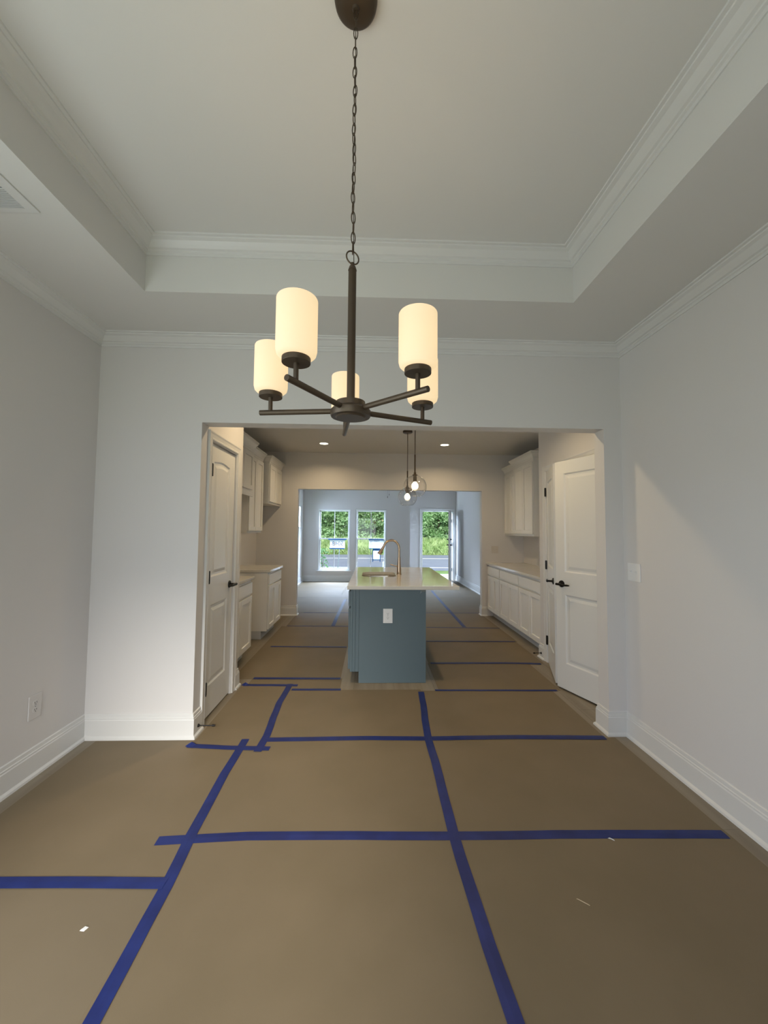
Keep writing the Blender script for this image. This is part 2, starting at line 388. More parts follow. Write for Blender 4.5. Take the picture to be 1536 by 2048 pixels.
d2, ax, nn, L = ajar('door_2', (PR-.01, 2.925), (1.690, 3.502), '', (-.94, -.335))
hinges(d2, [(PR-.014, 2.913, z) for z in (1.835, 1.045, .24)])
lever(d2, Vector((PR-.01, 2.925, .935))+ax*(L-.065), nn, -ax)
bm = bmesh.new(); sweep(bm, [(PR, D2Y1+.006, 0), (PR, D2Y1+.006, DH+.006), (PR, D2Y0-.006, DH+.006), (PR, D2Y0-.006, 0)], (-1, 0, 0), CAS)
build('trim_3', bm, M_trim, kind='structure')
bxo('pantry_shelf', (PR+.25, KR, YB+.14, 4.20, 1.5, 1.52), M_cab, kind='structure')
# front door, open inward, seen almost edge-on
d4 = tag(bpy.data.objects.new('door_4', None), kind='structure'); COL.objects.link(d4)
bm = bmesh.new()
for s in ((DX0-.001, DX0+.018, YD-.001, YD+.115, 0, DZ), (DX1-.018, DX1+.001, YD-.001, YD+.115, 0, DZ), (DX0, DX1, YD-.001, YD+.115, DZ-.018, DZ+.001)): box(bm, *s)
build('door_frame', bm, M_trim, d4)
casing(d4, [(DX1, YD, 0), (DX1, YD, DZ), (DX0, YD, DZ), (DX0, YD, 0)][::-1], (0, -1, 0), 0)
hp = Vector((2.25, YD-.03, .015)); fp = Vector((2.03, YD-.03-.84, .015)); ax = (fp-hp).normalized(); L = .87
nl = Vector((-ax.y, ax.x, 0)); nl = nl if nl.x < 0 else -nl
bm = bmesh.new(); x_ = -ax if ax.cross(-nl).z < 0 else ax
panel_slab(bm, L, DZ-.035, .044, [rect(.12, .2, L-.12, .8), rect(.12, .95, L-.12, DZ-.17)], RAISED, mtx=frame_mtx(hp+ax*L if x_ == -ax else hp, x_, -nl))
build('door_leaf', bm, M_door, d4)
hinges(d4, [(2.298, YD-.014, z) for z in (1.70, 1.03, .30)], r=.012, L=.10)
for z in (1.02, 1.17):
    for s in (1, -1):
        p = hp+ax*(L-.07)+(nl*0 if s > 0 else -nl*.044)+Vector((0, 0, z)); n_ = nl*s
        bm = bmesh.new(); cyl(bm, p, p+n_*.012, .030, n=20); cyl(bm, p+n_*.012, p+n_*.05, .014, n=14)
        if z < 1.1: tube(bm, [p+n_*.05-ax*.0, p+n_*.052-ax*.05, p+n_*.05-ax*.11], .009, 10)
        build('deadbolt' if z > 1.1 else 'door_handle', bm, M_black, d4, smooth=True, label='black deadbolt' if z > 1.1 else 'black lever handle')
bm = bmesh.new(); q = hp+ax*(L-.02)+Vector((0, 0, .97)); tube(bm, [q, q+nl*.03+Vector((0, 0, -.03)), q+nl*.045+Vector((0, 0, -.12)), q+nl*.02+Vector((0, 0, -.2))], .003, 6)
build('tie_cord', bm, M_gray, d4, label='thin loop hanging from the handle')

# ------------------------------------------------------------------ windows
def text_mesh(name, s, size, m, parent, mtx, align='CENTER'):
    cu = bpy.data.curves.new(name, 'FONT'); cu.body = s; cu.size = size; cu.extrude = .0004; cu.align_x = align; cu.align_y = 'CENTER'
    t_ = bpy.data.objects.new('tmp', cu); COL.objects.link(t_); dg = bpy.context.evaluated_depsgraph_get()
    me = bpy.data.meshes.new_from_object(t_.evaluated_get(dg)); bpy.data.objects.remove(t_); bpy.data.curves.remove(cu)
    me.name = name; me.transform(mtx); me.materials.clear(); me.materials.append(m)
    o_ = bpy.data.objects.new(name, me); COL.objects.link(o_)
    if parent is not None: o_.parent = parent
    return o_
def window(n, x0, x1, z0, z1, y, stool=True, sash=True):
    w_ = tag(bpy.data.objects.new('window_%d' % n, None), kind='structure'); COL.objects.link(w_)
    ya, yb = y+.035, y+.105
    def rectframe(name, a, b, c, d_, t, y0, y1, **kw):
        bm = bmesh.new(); box(bm, a, a+t, y0, y1, c, d_); box(bm, b-t, b, y0, y1, c, d_); box(bm, a+t, b-t, y0, y1, c, c+t); box(bm, a+t, b-t, y0, y1, d_-t, d_)
        return build(name, bm, M_vinyl, w_, bevel=.002, seg=1)
    rectframe('window_frame', x0+.002, x1-.002, z0+.002, z1-.002, .028, ya-.03, yb)
    zm = z0+(z1-z0)*.513
    for nm, c, d_, yy in (('lower_sash', z0+.03, zm+.02, y+.045), ('upper_sash', zm-.015, z1-.03, y+.078)):
        rectframe(nm, x0+.032, x1-.032, c, d_, .032, yy, yy+.028)
        bxo('pane', (x0+.063, x1-.063, yy+.012, yy+.016, c+.031, d_-.031), M_glass, w_)
        xm = (x0+x1)/2
        bxo('muntin', (xm-.009, xm+.009, yy+.006, yy+.022, c+.03, d_-.03), M_vinyl, w_)
    if stool:
        bm = bmesh.new(); box(bm, x0-.045, x1+.045, y-.045, y+.03, z0-.028, z0+.001); box(bm, x0-.02, x1+.02, y-.016, y-.0005, z0-.075, z0-.028)
        build('window_sill', bm, M_trim, w_, bevel=.004)
    return w_
window(1, *WIN[0], WZ0, WZ1, YW); window(2, *WIN[1], WZ0, WZ1, YW)
w3 = tag(bpy.data.objects.new('window_3', None), kind='structure'); COL.objects.link(w3)
bm = bmesh.new()
for s in ((9.80, 9.83, 1.456, 2.05), (10.33, 10.36, 1.456, 2.05), (9.83, 10.33, 1.456, 1.486), (9.83, 10.33, 2.02, 2.05)): box(bm, KL-.09, KL-.01, *s)
build('window_frame', bm, M_vinyl, w3); bxo('pane', (KL-.06, KL-.055, 9.83, 10.33, 1.486, 2.02), M_glass, w3)
w4 = tag(bpy.data.objects.new('window_4', None), kind='structure'); COL.objects.link(w4)
bm = bmesh.new()
for s in ((-1.55, -1.51, .25, 2.15), (.21, .25, .25, 2.15), (-.67, -.63, .25, 2.15), (-1.51, .21, .25, .29), (-1.51, .21, 2.11, 2.15)): box(bm, s[0], s[1], YN-.09, YN-.03, s[2], s[3])
build('window_frame', bm, M_vinyl, w4); bxo('pane', (-1.51, .21, YN-.062, YN-.058, .29, 2.11), M_glass, w4)

w5 = tag(bpy.data.objects.new('window_5', None), kind='structure'); COL.objects.link(w5)
bm = bmesh.new()
for s in ((-.30, -.25, .08, 2.14), (1.05, 1.10, .08, 2.14), (.375, .425, .08, 2.14), (-.25, 1.05, .08, .14), (-.25, 1.05, 2.08, 2.14)): box(bm, XL-.10, XL-.04, *s)
build('window_frame', bm, M_vinyl, w5); bxo('pane', (XL-.072, XL-.067, -.25, 1.05, .14, 2.08), M_glass, w5)

# ------------------------------------------------------------------ cabinets
def cab_door(parent, x, n, y0, y1, z0, z1, m=None, name='door', t=.02):
    """door/drawer front on a face at x, facing n (+1/-1), spanning y0..y1"""
    bm = bmesh.new(); w_, h_ = y1-y0, z1-z0
    ol = [rect(.052, .055, w_-.052, h_-.055)] if name == 'door' else []
    if n > 0: mt = frame_mtx((x+t, y0, z0), (0, 1, 0), (-1, 0, 0))
    else: mt = frame_mtx((x-t, y1, z0), (0, -1, 0), (1, 0, 0))
    panel_slab(bm, w_, h_, t, ol, SHAKER, both=False, mtx=mt)
    return build(name, bm, m or M_cab, parent, bevel=.0015, seg=1)
def base_cab(name, label, xf, xw, y0, y1, group, top=.852):
    n = 1 if xf > xw else -1
    t_ = thing(name, label, 'cabinet', ((xf+xw)/2, (y0+y1)/2, 0), group); off = t_.location
    def P(o_): o_.location = -off; return o_
    a, b = sorted((xf, xw))
    P(bxo('body', (a+.001, b-.001, y0+.0005, y1-.0005, .105, top), M_cab, t_))
    tk = sorted((xf-n*.075, xw)); P(bxo('toe_kick', (tk[0]+.001, tk[1]-.001, y0+.002, y1-.002, .002, .105), M_toe, t_))
    g = .012; mid = (y0+y1)/2
    P(cab_door(t_, xf, n, y0+g, y1-g, .70, top-.03, name='drawer'))
    P(cab_door(t_, xf, n, y0+g, mid-.003, .125, .675)); P(cab_door(t_, xf, n, mid+.003, y1-g, .125, .675))
    return t_
CABTOP = [(0, 0), (.006, 0), (.008, .018), (.014, .022), (.020, .040), (.034, .060), (.052, .072), (.054, .082), (.062, .084), (.062, .098), (0, .098)]
def upper_cab(name, label, xf, xw, y0, y1, z0, z1, group, ctop, end='both', doorz=0):
    n = 1 if xf > xw else -1
    t_ = thing(name, label, 'cabinet', ((xf+xw)/2, (y0+y1)/2, z0), group); off = t_.location
    def P(o_): o_.location = -off; return o_
    a, b = sorted((xf, xw)); P(bxo('body', (a+(0.0005 if n>0 else 0), b-(0 if n>0 else .0005), y0+.0005, y1-.0005, z0, z1+.02), M_cab, t_))
    g = .012; mid = (y0+y1)/2
    for s in ((y0+g, mid-.003), (mid+.003, y1-g)): P(cab_door(t_, xf, n, s[0], s[1], z0+.03+doorz, z1-.01))
    bm = bmesh.new(); k = (ctop-z1-.005)/.098
    pr = [(p[0]*1.0, p[1]*k) for p in CABTOP]
    if n > 0: path = [(xw+.001, y0, z1+.005), (xf, y0, z1+.005), (xf, y1, z1+.005), (xw+.001, y1, z1+.005)]
    else: path = [(xw-.001, y1, z1+.005), (xf, y1, z1+.005), (xf, y0, z1+.005), (xw-.001, y0, z1+.005)]
    # profile must go outward: reverse path so the outside is on the left
    path = path[::-1]
    if end == 'near': path = path[1:]
    if end == 'none': path = path[1:-1]
    sweep(bm, path, (0, 0, 1), pr); P(build('crown_moulding', bm, M_cab, t_))
    if doorz:
        bm = bmesh.new(); box(bm, xf-.002, xf+.024, y0+.002, y1-.002, z0-.028, z0+.014); P(build('light_rail', bm, M_cab, t_, bevel=.004))
    return t_
LF = -1.335
base_cab('base_cabinet', 'cream base cabinet on left, nearest the closed narrow door', LF, KL, 3.60, 4.33, 'cream base cabinets along the left kitchen wall')
base_cab('base_cabinet', 'cream base cabinet on left, beyond the empty range gap', LF, KL, 5.02, 5.68, 'cream base cabinets along the left kitchen wall')
RF = 1.945
for (a, b, nm) in ((4.345, 5.04, 'cream base cabinet on right, nearest the double doors'), (5.04, 5.79, 'cream base cabinet on right, middle of the run of three'), (5.79, 6.40, 'cream base cabinet on right, farthest of the run, by the living room opening')):
    base_cab('base_cabinet', nm, RF, KR, a, b, 'cream base cabinets along the right kitchen wall')
def counter(name, label, d_):
    bm = bmesh.new(); box(bm, *d_); return build(name, bm, M_quartz, bevel=.004, label=label, cat='countertop')
counter('countertop', 'pale countertop on the left base cabinet nearest the narrow door', (KL, LF+.035, 3.56, 4.345, .8525, .884))
counter('countertop', 'pale countertop on the left base cabinet beyond the range gap', (KL, LF+.035, 5.0, 5.70, .8525, .884))
counter('countertop', 'long pale countertop along the right kitchen wall', (RF-.035, KR, 4.335, YK-.002, .8525, .884))
upper_cab('upper_cabinet', 'short cream wall cabinet above the empty range gap on the left', -1.55, KL, 4.22, 4.965, 1.845, 2.385, 'cream wall cabinets on the left', 2.53, doorz=.03)
upper_cab('upper_cabinet', 'tall narrow cream wall cabinet on the left, second from the narrow door', -1.60, KL, 4.965, 5.60, 1.355, 2.38, 'cream wall cabinets on the left', 2.50, end='none')
upper_cab('upper_cabinet', 'deep short cream wall cabinet on the left, touching the far wall', -1.525, KL, 5.67, 6.415, 1.785, 2.375, 'cream wall cabinets on the left', 2.49, end='near')
upper_cab('upper_cabinet', 'cream wall cabinet on the right nearest the double doors, standing forward', 2.185, KR, 5.13, 5.85, 1.34, 2.37, 'cream wall cabinets on the right', 2.50)
upper_cab('upper_cabinet', 'cream wall cabinet on the right, set back against the far wall', 2.24, KR, 5.85, 6.415, 1.34, 2.35, 'cream wall cabinets on the right', 2.47, end='none')

# ------------------------------------------------------------------ island
IX0, IX1, IY0, IY1 = -.193, .507, 3.605, 5.38
isl = thing('kitchen_island', 'blue-grey painted kitchen island cabinet in the middle of the kitchen', 'kitchen island', (.16, 4.5, 0)); io = isl.location.copy()
def PI_(o_): o_.location = -io; return o_
bm = bmesh.new()   # body: hollow so the basin hangs free
box(bm, IX1-.02, IX1, IY0, IY1, .002, .852); box(bm, -.112, IX1-.02, IY0, IY0+.02, .002, .852); box(bm, -.112, IX1-.02, IY1-.02, IY1, .002, .852)
box(bm, -.112, -.10, IY0+.02, IY1-.02, .002, .105); box(bm, IX0, IX1-.02, IY0+.02, IY1-.02, .105, .12)
box(bm, IX0+.03, -.1125, IY0+.0005, IY0+.02, .105, .852); box(bm, IX0+.03, -.1125, IY1-.02, IY1-.0005, .105, .852)
PI_(build('body', bm, M_island, isl))
bm = bmesh.new(); box(bm, IX0, IX0+.02, IY0-.004, IY1, .105, .852)
box(bm, IX0+.0205, IX0+.045, IY0-.004, IY0, .105, .852); box(bm, IX0+.052, IX0+.079, IY0-.004, IY0, .105, .852)
PI_(build('face_frame', bm, M_island, isl, bevel=.0015, seg=1))
nu = 3; st = (IY1-IY0)/nu
for k in range(nu):
    a, b = IY0+k*st+.012, IY0+(k+1)*st-.012; mid = (a+b)/2
    PI_(cab_door(isl, IX0, -1, a, b, .70, .835, M_island, 'drawer'))
    PI_(cab_door(isl, IX0, -1, a, mid-.003, .125, .675, M_island)); PI_(cab_door(isl, IX0, -1, mid+.003, b, .125, .675, M_island))
# countertop with an undermount sink cut-out
CX0, CX1, CY0, CY1, CZ = -.225, .815, 3.572, 5.44, .889
def rrect(x0, x1, y0, y1, r, n=8):
    pts = []
    for cx_, cy_, a0 in ((x1-r, y0+r, -PI/2), (x1-r, y1-r, 0), (x0+r, y1-r, PI/2), (x0+r, y0+r, PI)):
        for i in range(n+1): a = a0+PI/2*i/n; pts.append((cx_+r*math.cos(a), cy_+r*math.sin(a)))
    return pts
SK = rrect(-.112, .275, 4.28, 4.80, .11)
bm = bmesh.new(); rings = []
for z in (CZ, CZ-.034):
    o1 = [bm.verts.new((x, y, z)) for x, y in ((CX0, CY0), (CX1, CY0), (CX1, CY1), (CX0, CY1))]; i1 = [bm.verts.new((x, y, z)) for x, y in SK]
    ed = [bm.edges.new((o1[i], o1[(i+1) % 4])) for i in range(4)]+[bm.edges.new((i1[i], i1[(i+1) % len(i1)])) for i in range(len(i1))]
    bmesh.ops.triangle_fill(bm, edges=ed, use_beauty=True); rings.append((o1, i1))
for k in (0, 1):
    a, b = rings[0][k], rings[1][k]
    for i in range(len(a)): bm.faces.new((a[i], a[(i+1) % len(a)], b[(i+1) % len(a)], b[i]))
ict = build('countertop', bm, M_quartz, bevel=.003, label='glossy pale stone countertop on the blue-grey island with sink cut-out', cat='countertop')
bm = bmesh.new(); prev = None
for d_, z, in ((.002, CZ-.0345), (-.001, CZ-.05), (-.004, CZ-.19), (-.03, CZ-.21)):
    vs = [bm.verts.new((.0815+(x-.0815)*(1+d_*5), 4.54+(y-4.54)*(1+d_*4), z)) for x, y in SK]
    if prev:
        for i in range(len(vs)): bm.faces.new((prev[i], prev[(i+1) % len(vs)], vs[(i+1) % len(vs)], vs[i]))
    prev = vs
bm.faces.new(prev)
sk = build('sink', bm, M_steel, smooth=True, label='stainless undermount sink set into the island countertop', cat='sink')
so = sk.modifiers.new('s', 'SOLIDIFY'); so.thickness = .0015; so.offset = 0
bm = bmesh.new(); lathe(bm, [(.001, .004), (.03, .004), (.04, .001), (.042, .0)], (.08, 4.56, CZ-.2085), 24); build('drain', bm, M_steel, sk, smooth=True)
# faucet
fx, fy = .318, 4.52
fa = thing('faucet', 'bronze-toned gooseneck pull-down faucet beside the island sink', 'faucet', (fx, fy, CZ))
bm = bmesh.new(); lathe(bm, [(.0, 0), (.029, 0), (.029, .006), (.025, .012), (.024, .05), (.020, .10), (.0155, .20), (.0, .20)], (0, 0, 0), 24); build('faucet_base', bm, M_faucet, fa, smooth=True)
pts = [(0, 0, .15), (0, 0, .30)]; R_ = .092
for i in range(0, 13): a = PI*(i/12)*.93; pts.append((-R_+R_*math.cos(a), 0, .305+R_*1.02*math.sin(a)))
bm = bmesh.new(); tube(bm, pts, .0125, 16); build('spout', bm, M_faucet, fa, smooth=True)
e1 = Vector(pts[-1]); dr = (Vector(pts[-1])-Vector(pts[-2])).normalized()
dr = (dr+Vector((-.25, 0, 0))).normalized()
bm = bmesh.new(); cyl(bm, e1-dr*.01, e1+dr*.04, .014, .016, 18); cyl(bm, e1+dr*.04, e1+dr*.105, .016, .0235, 18); build('spray_head', bm, M_faucet, fa, smooth=True)
bm = bmesh.new(); box(bm, -.004, .004, -.006, .006, -.015, .015); build('spray_button', bm, M_black, fa, loc=tuple(e1+dr*.075+Vector((.022, 0, 0))), label='black spray button')
bm = bmesh.new(); cyl(bm, (-.015, 0, .095), (-.03, 0, .097), .011, n=14); tube(bm, [(-.028, 0, .097), (-.06, 0, .105), (-.105, 0, .118)], [.006, .005, .0045], 10); build('lever_handle', bm, M_faucet, fa, smooth=True)
# plastic film remnants on the countertop rim
flm = thing('plastic_film', 'torn clear plastic film peeling from the near edge of the island countertop', 'plastic film', (CX0, CY0, CZ))
def flap(pts_, parent, n=5):
    bm = bmesh.new(); a = [bm.verts.new(p) for p in pts_]; bm.faces.new(a); o_ = build('film_flap', bm, M_film, parent)
    s = o_.modifiers.new('s', 'SOLIDIFY'); s.thickness = .0006; o_.location = -Vector(parent.location); return o_
flap([(CX0-.002, CY0-.003, CZ-.002), (CX0-.004, CY0-.004, CZ-.034), (CX0-.05, CY0-.02, CZ-.085), (CX0-.035, CY0-.004, CZ-.04)], flm)
flap([(.455, CY0-.004, CZ-.031), (.58, CY0-.004, CZ-.031), (.585, CY0-.008, CZ-.042), (.54, CY0-.012, CZ-.044), (.50, CY0-.011, CZ-.052), (.47, CY0-.013, CZ-.046), (.445, CY0-.014, CZ-.068), (.452, CY0-.008, CZ-.045)], flm)
flap([(CX1-.06, CY0-.004, CZ-.031), (CX1+.001, CY0-.004, CZ-.031), (CX1+.003, CY0-.006, CZ-.064), (CX1-.015, CY0-.006, CZ-.052)], flm)

# ------------------------------------------------------------------ wall plates
def plate(name, label, cat, c, nrm, w_, h_, kind, m=None):
    """c = centre on the wall, nrm = outward normal"""
    n = Vector(nrm); rz = math.atan2(n.x, -n.y)
    t_ = thing(name, label, cat, c, rotz=rz)      # local: -y is outward
    bm = bmesh.new(); box(bm, -w_/2, w_/2, -.006, -.0003, -h_/2, h_/2); build('cover_plate', bm, m or M_white, t_, bevel=.003)
    if kind == 'outlet':
        for s in (1, -1):
            bm = bmesh.new(); pts_ = rrect(-.0165, .0165, -.014, .014, .011, 5); vs = [[bm.verts.new((x, yy, z+s*.0195)) for x, z in pts_] for yy in (-.0058, -.0078)]
            for i in range(len(pts_)): bm.faces.new((vs[0][i], vs[0][(i+1) % len(pts_)], vs[1][(i+1) % len(pts_)], vs[1][i]))
            bm.faces.new(vs[1]); sk_ = build('socket', bm, m or M_white, t_)
            bm = bmesh.new()
            for dx in (-.006, .006): box(bm, dx-.0012, dx+.0012, -.0084, -.0077, s*.0195-.001, s*.0195+.008)
            cyl(bm, (0, -.0084, s*.0195-.007), (0, -.0077, s*.0195-.007), .0028, n=8); build('slots', bm, M_dark, sk_)
        bm = bmesh.new(); cyl(bm, (0, -.0075, 0), (0, -.0058, 0), .003, n=10); build('screw', bm, M_gray, t_)
    else:
        k = int(round(w_/.06)) if w_ > .09 else 1
        for i in range(k):
            x = (i-(k-1)/2)*.046
            bm = bmesh.new(); box(bm, x-.005, x+.005, -.0075, -.0058, -.012, .012); tg = build('switch_slot', bm, m or M_white, t_)
            bm = bmesh.new(); box(bm, x-.0038, x+.0038, -.018, -.0074, .001, .009); build('toggle', bm, m or M_white, tg)
    return t_
plate('outlet', 'white outlet on the near end of the blue-grey island', 'outlet', (.153, IY0-.0002, .611), (0, -1, 0), .088, .132, 'outlet')
plate('light_switch', 'double toggle switch plate on the right dining wall beside the opening', 'switch', (XR, 2.58, 1.13), (-1, 0, 0), .125, .122, 'switch')
plate('outlet', 'outlet low on the left dining wall above the baseboard', 'outlet', (XL, 2.295, .385), (1, 0, 0), .085, .135, 'outlet', mat('painted_plate', (.66, .64, .63), .5))
plate('light_switch', 'double switch plate above the right countertop on the far kitchen wall', 'switch', (2.06, YK, 1.10), (0, -1, 0), .115, .118, 'switch', mat('cream_plate', (.62, .58, .53), .5))

# door stops
def stop(label, p, dr_, L=.10):
    p, dr_ = Vector(p), Vector(dr_); t_ = thing('door_stop', label, 'door stop', p)
    bm = bmesh.new(); cyl(bm, (0, 0, 0), dr_*.012, .013, .007, 14); tube(bm, [dr_*.01, dr_*(L-.015)], .0038, 8); build('stop_rod', bm, M_black, t_, smooth=True)
    bm = bmesh.new(); cyl(bm, dr_*(L-.018), dr_*L, .008, .007, 12); build('bumper', bm, M_black, t_, smooth=True)
stop('black rod door stop on the left jamb baseboard of the wide opening', (OL+.016, YB+.05, .055), (1, 0, 0), .115)
stop('black rod door stop on the baseboard beyond the double doors', (PR-.017, 4.28, .06), (-1, 0, 0), .09)
stop('black rod door stop low on the wall under the near double door', (1.80, YB+.12+.017, .055), (-.3, .95, 0), .09)

# ceiling register
vt = thing('ceiling_vent', 'white ceiling air register on the left edge of the dining ceiling', 'vent', (-1.56, 1.36, ZC))
bm = bmesh.new(); zz = -.006
for s in ((-.14, .135, .235, .255), (-.14, .135, -.255, -.235), (-.14, -.09, -.235, .235), (.09, .135, -.235, .235), (-.09, .09, .115, .13)): box(bm, s[0], s[1], s[2], s[3], zz, -.0003)
build('frame', bm, M_trim, vt)
bxo('backing', (-.09, .09, -.235, .235, -.0022, -.0004), M_gray, vt)
for k in range(12):
    y = .14+k*.0082; bm = bmesh.new(); box(bm, -.09, .09, y, y+.002, -.0075, -.0025); build('slat', bm, M_trim, vt)
for k in range(9):
    x = -.08+k*.02; bm = bmesh.new(); box(bm, x, x+.003, -.234, .114, -.0075, -.0025); build('slat', bm, M_trim, vt)

# ------------------------------------------------------------------ chandelier
HX, HY, HZ = -.066, 1.10, 1.743
ch = thing('chandelier', 'dark bronze five-arm chandelier with lit opal cylinder shades, hanging on a chain', 'chandelier', (HX, HY, HZ))
bm = bmesh.new(); lathe(bm, [(0, -.022), (.040, -.022), (.044, -.018), (.056, -.018), (.058, -.014), (.058, .0), (.050, .008), (.042, .010), (.042, .026), (.018, .030), (0, .030)], n=40); build('hub', bm, M_bronze, ch, smooth=True)
bm = bmesh.new(); cyl(bm, (0, 0, .02), (0, 0, .42), .0118, n=24); cyl(bm, (0, 0, .42), (0, 0, .431), .0128, .0095, 24); cyl(bm, (0, 0, .431), (0, 0, .442), .006, n=12); build('stem', bm, M_bronze, ch, smooth=True)
RAD = .240
for k in range(5):
    a = math.radians((98, 173, 241, 317, 383)[k]); dx, dy = math.cos(a), math.sin(a)
    bm = bmesh.new(); cyl(bm, (dx*.03, dy*.03, 0), (dx*(RAD+.032), dy*(RAD+.032), 0), .0078, n=18); arm = build('arm', bm, M_bronze, ch, smooth=True, bevel=.001)
    px, py = dx*RAD, dy*RAD
    bm = bmesh.new(); cyl(bm, (px, py, .004), (px, py, .046), .0062, n=14); build('riser', bm, M_bronze, arm, smooth=True)
    bm = bmesh.new(); cyl(bm, (px, py, .045), (px, py, .058), .0335, n=32); build('shade_cap', bm, M_bronze, arm, smooth=True, bevel=.001)
    bm = bmesh.new(); r_ = .0485
    lathe(bm, [(.006, .0585), (.034, .0585), (.041, .061), (.046, .066), (r_, .076), (r_, .196), (r_-.001, .198), (r_-.0035, .198), (r_-.004, .195), (r_-.004, .078), (.038, .065), (.006, .063)], (px, py, 0), 40)
    build('lamp_shade', bm, M_opal, ch, smooth=True, label='lit opal glass cylinder shade')
    l = lamp('chandelier_bulb', 'POINT', (px, py, .13), 1.2, (1, .68, .36), shadow_soft_size=.028); l.parent = ch
# ring, chain, canopy
def ringpts(c, ra, rb, tw, n=20):
    pts = []
    for i in range(n):
        a = 2*PI*i/n; x, z = ra*math.cos(a), rb*math.sin(a); pts.append((c[0]+x*math.cos(tw), c[1]+x*math.sin(tw), c[2]+z))
    return pts
bm = bmesh.new(); tube(bm, ringpts((0, 0, .459), .0195, .0195, .45, 28), .0022, 8, closed=True); build('hanging_ring', bm, M_bronze, ch, smooth=True)
ztop = ZT-HZ-.036; zb = .474; nl_ = 25; pitch = (ztop-zb)/nl_
link = None
for k in range(nl_):
    z = zb+pitch*(k+.5)
    if link is None:
        bm = bmesh.new(); tube(bm, ringpts((0, 0, 0), .0062, pitch*.62, 0, 14), .0016, 6, closed=True); link = build('chain_link', bm, M_bronze, ch, smooth=True); o_ = link
    else: o_ = link.copy(); COL.objects.link(o_)
    o_.location = (math.sin(k*.9)*.0012, math.cos(k*.7)*.0012, z); o_.rotation_euler = (0, 0, (.35 if k % 2 else 1.75)+k*.06)
bm = bmesh.new(); tube(bm, [(.004, 0, .442), (-.002, .002, .7), (.003, -.002, .95), (0, 0, ztop+.005)], .0012, 6); build('cord', bm, M_bronze, ch)
bm = bmesh.new(); zc_ = ZT-HZ-.001
lathe(bm, [(0, -.036), (.008, -.036), (.012, -.030), (.035, -.029), (.055, -.025), (.063, -.016), (.066, 0), (0, 0)], (0, 0, zc_), 40); build('canopy', bm, M_bronze, ch, smooth=True)

# ------------------------------------------------------------------ pendants and recessed lights
def pendant(label, x, y, zg):
    t_ = thing('pendant_light', label, 'pendant light', (x, y, zg), 'glass globe pendants above the island'); R_ = .124
    zt_ = ZK-zg
    bm = bmesh.new(); lathe(bm, [(0, -.03), (.052, -.03), (.062, -.024), (.062, -.0005), (0, -.0005)], (0, 0, zt_), 32); build('canopy', bm, M_bronze, t_, smooth=True)
    bm = bmesh.new(); tube(bm, [(0, 0, R_+.20), (0, 0, zt_-.025)], .0045, 10); tube(bm, [(0, 0, R_+.01), (0, 0, R_+.22)], .0085, 12); cyl(bm, (0, 0, R_-.002), (0, 0, R_+.03), .016, .012, 18); build('rod', bm, M_bronze, t_, smooth=True)
    bm = bmesh.new(); cyl(bm, (0, 0, R_-.003), (0, 0, R_+.003), .028, n=24); cyl(bm, (0, 0, R_-.072), (0, 0, R_-.003), .019, n=20); build('lamp_holder', bm, M_bronze, t_, smooth=True)
    bm = bmesh.new(); pf = []
    for i in range(25):
        a = math.radians(12+(147-12)*i/24); pf.append((R_*math.sin(a), R_*math.cos(a)))
    lathe(bm, pf, n=48); g = build('glass_globe', bm, M_globe, t_, smooth=True)
    s = g.modifiers.new('s', 'SOLIDIFY'); s.thickness = .0025; s.offset = -1
    bm = bmesh.new(); lathe(bm, [(.0, .052), (.012, .052), (.018, .044), (.030, .030), (.036, .012), (.035, -.004), (.028, -.018), (.014, -.027), (.0, -.029)], n=24); build('bulb', bm, M_bulb, t_, smooth=True, label='glowing warm bulb')
    return t_
pendant('clear glass globe pendant hanging nearer, upper right of the two', .449, 4.06, 1.870)
pendant('clear glass globe pendant hanging farther, partly behind the other', .449, 4.94, 1.832)
def recessed(x, y, label, e=7.5):
    t_ = thing('recessed_light', label, 'ceiling light', (x, y, ZK), 'recessed kitchen ceiling lights')
    bm = bmesh.new(); lathe(bm, [(.062, -.0075), (.078, -.004), (.082, -.0005), (.062, -.0005), (.062, -.0075)], n=32); build('trim_ring', bm, M_trim, t_, smooth=True)
    bm = bmesh.new(); lathe(bm, [(0, -.004), (.0615, -.004), (.0615, -.001), (0, -.001)], n=32); build('lens', bm, M_lens, t_)
    l = lamp('recessed_lamp', 'AREA', (0, 0, -.009), e, (1, .75, .43), size=.11, shape='DISK', spread=2.6); l.parent = t_
recessed(-.735, 5.72, 'lit recessed ceiling light in the kitchen, left of the pair in view')
recessed(1.075, 5.69, 'lit recessed ceiling light in the kitchen, right of the pair in view')
recessed(-.735, 3.35, 'lit recessed ceiling light just behind the opening header, left', 7.5)
recessed(1.075, 3.35, 'lit recessed ceiling light just behind the opening header, right', 7.5)

# living room ceiling fan (only its pull chains hang into view)
fan = thing('ceiling_fan', 'ceiling fan beyond the kitchen, only its dark pull chains in view', 'ceiling fan', (.36, 8.7, ZC))
bm = bmesh.new(); lathe(bm, [(0, 0), (.08, 0), (.08, -.05), (.11, -.07), (.11, -.17), (.06, -.20), (0, -.20)], n=32); build('motor', bm, M_white, fan, smooth=True)
for k in range(5):
    a = 2*PI*k/5+.3; bm = bmesh.new(); box(bm, .10, .62, -.06, .06, -.128, -.120); bmesh.ops.rotate(bm, verts=bm.verts, matrix=Matrix.Rotation(a, 3, 'Z')); build('blade', bm, M_white, fan)
for dx, zl in ((.02, -.50), (-.02, -.555)):
    bm = bmesh.new(); tube(bm, [(dx, 0, -.19), (dx, 0, zl)], .0012, 6); cyl(bm, (dx, 0, zl-.035), (dx, 0, zl), .007, .005, 10); build('pull_chain', bm, M_black, fan, smooth=True, label='dark pull chain end')

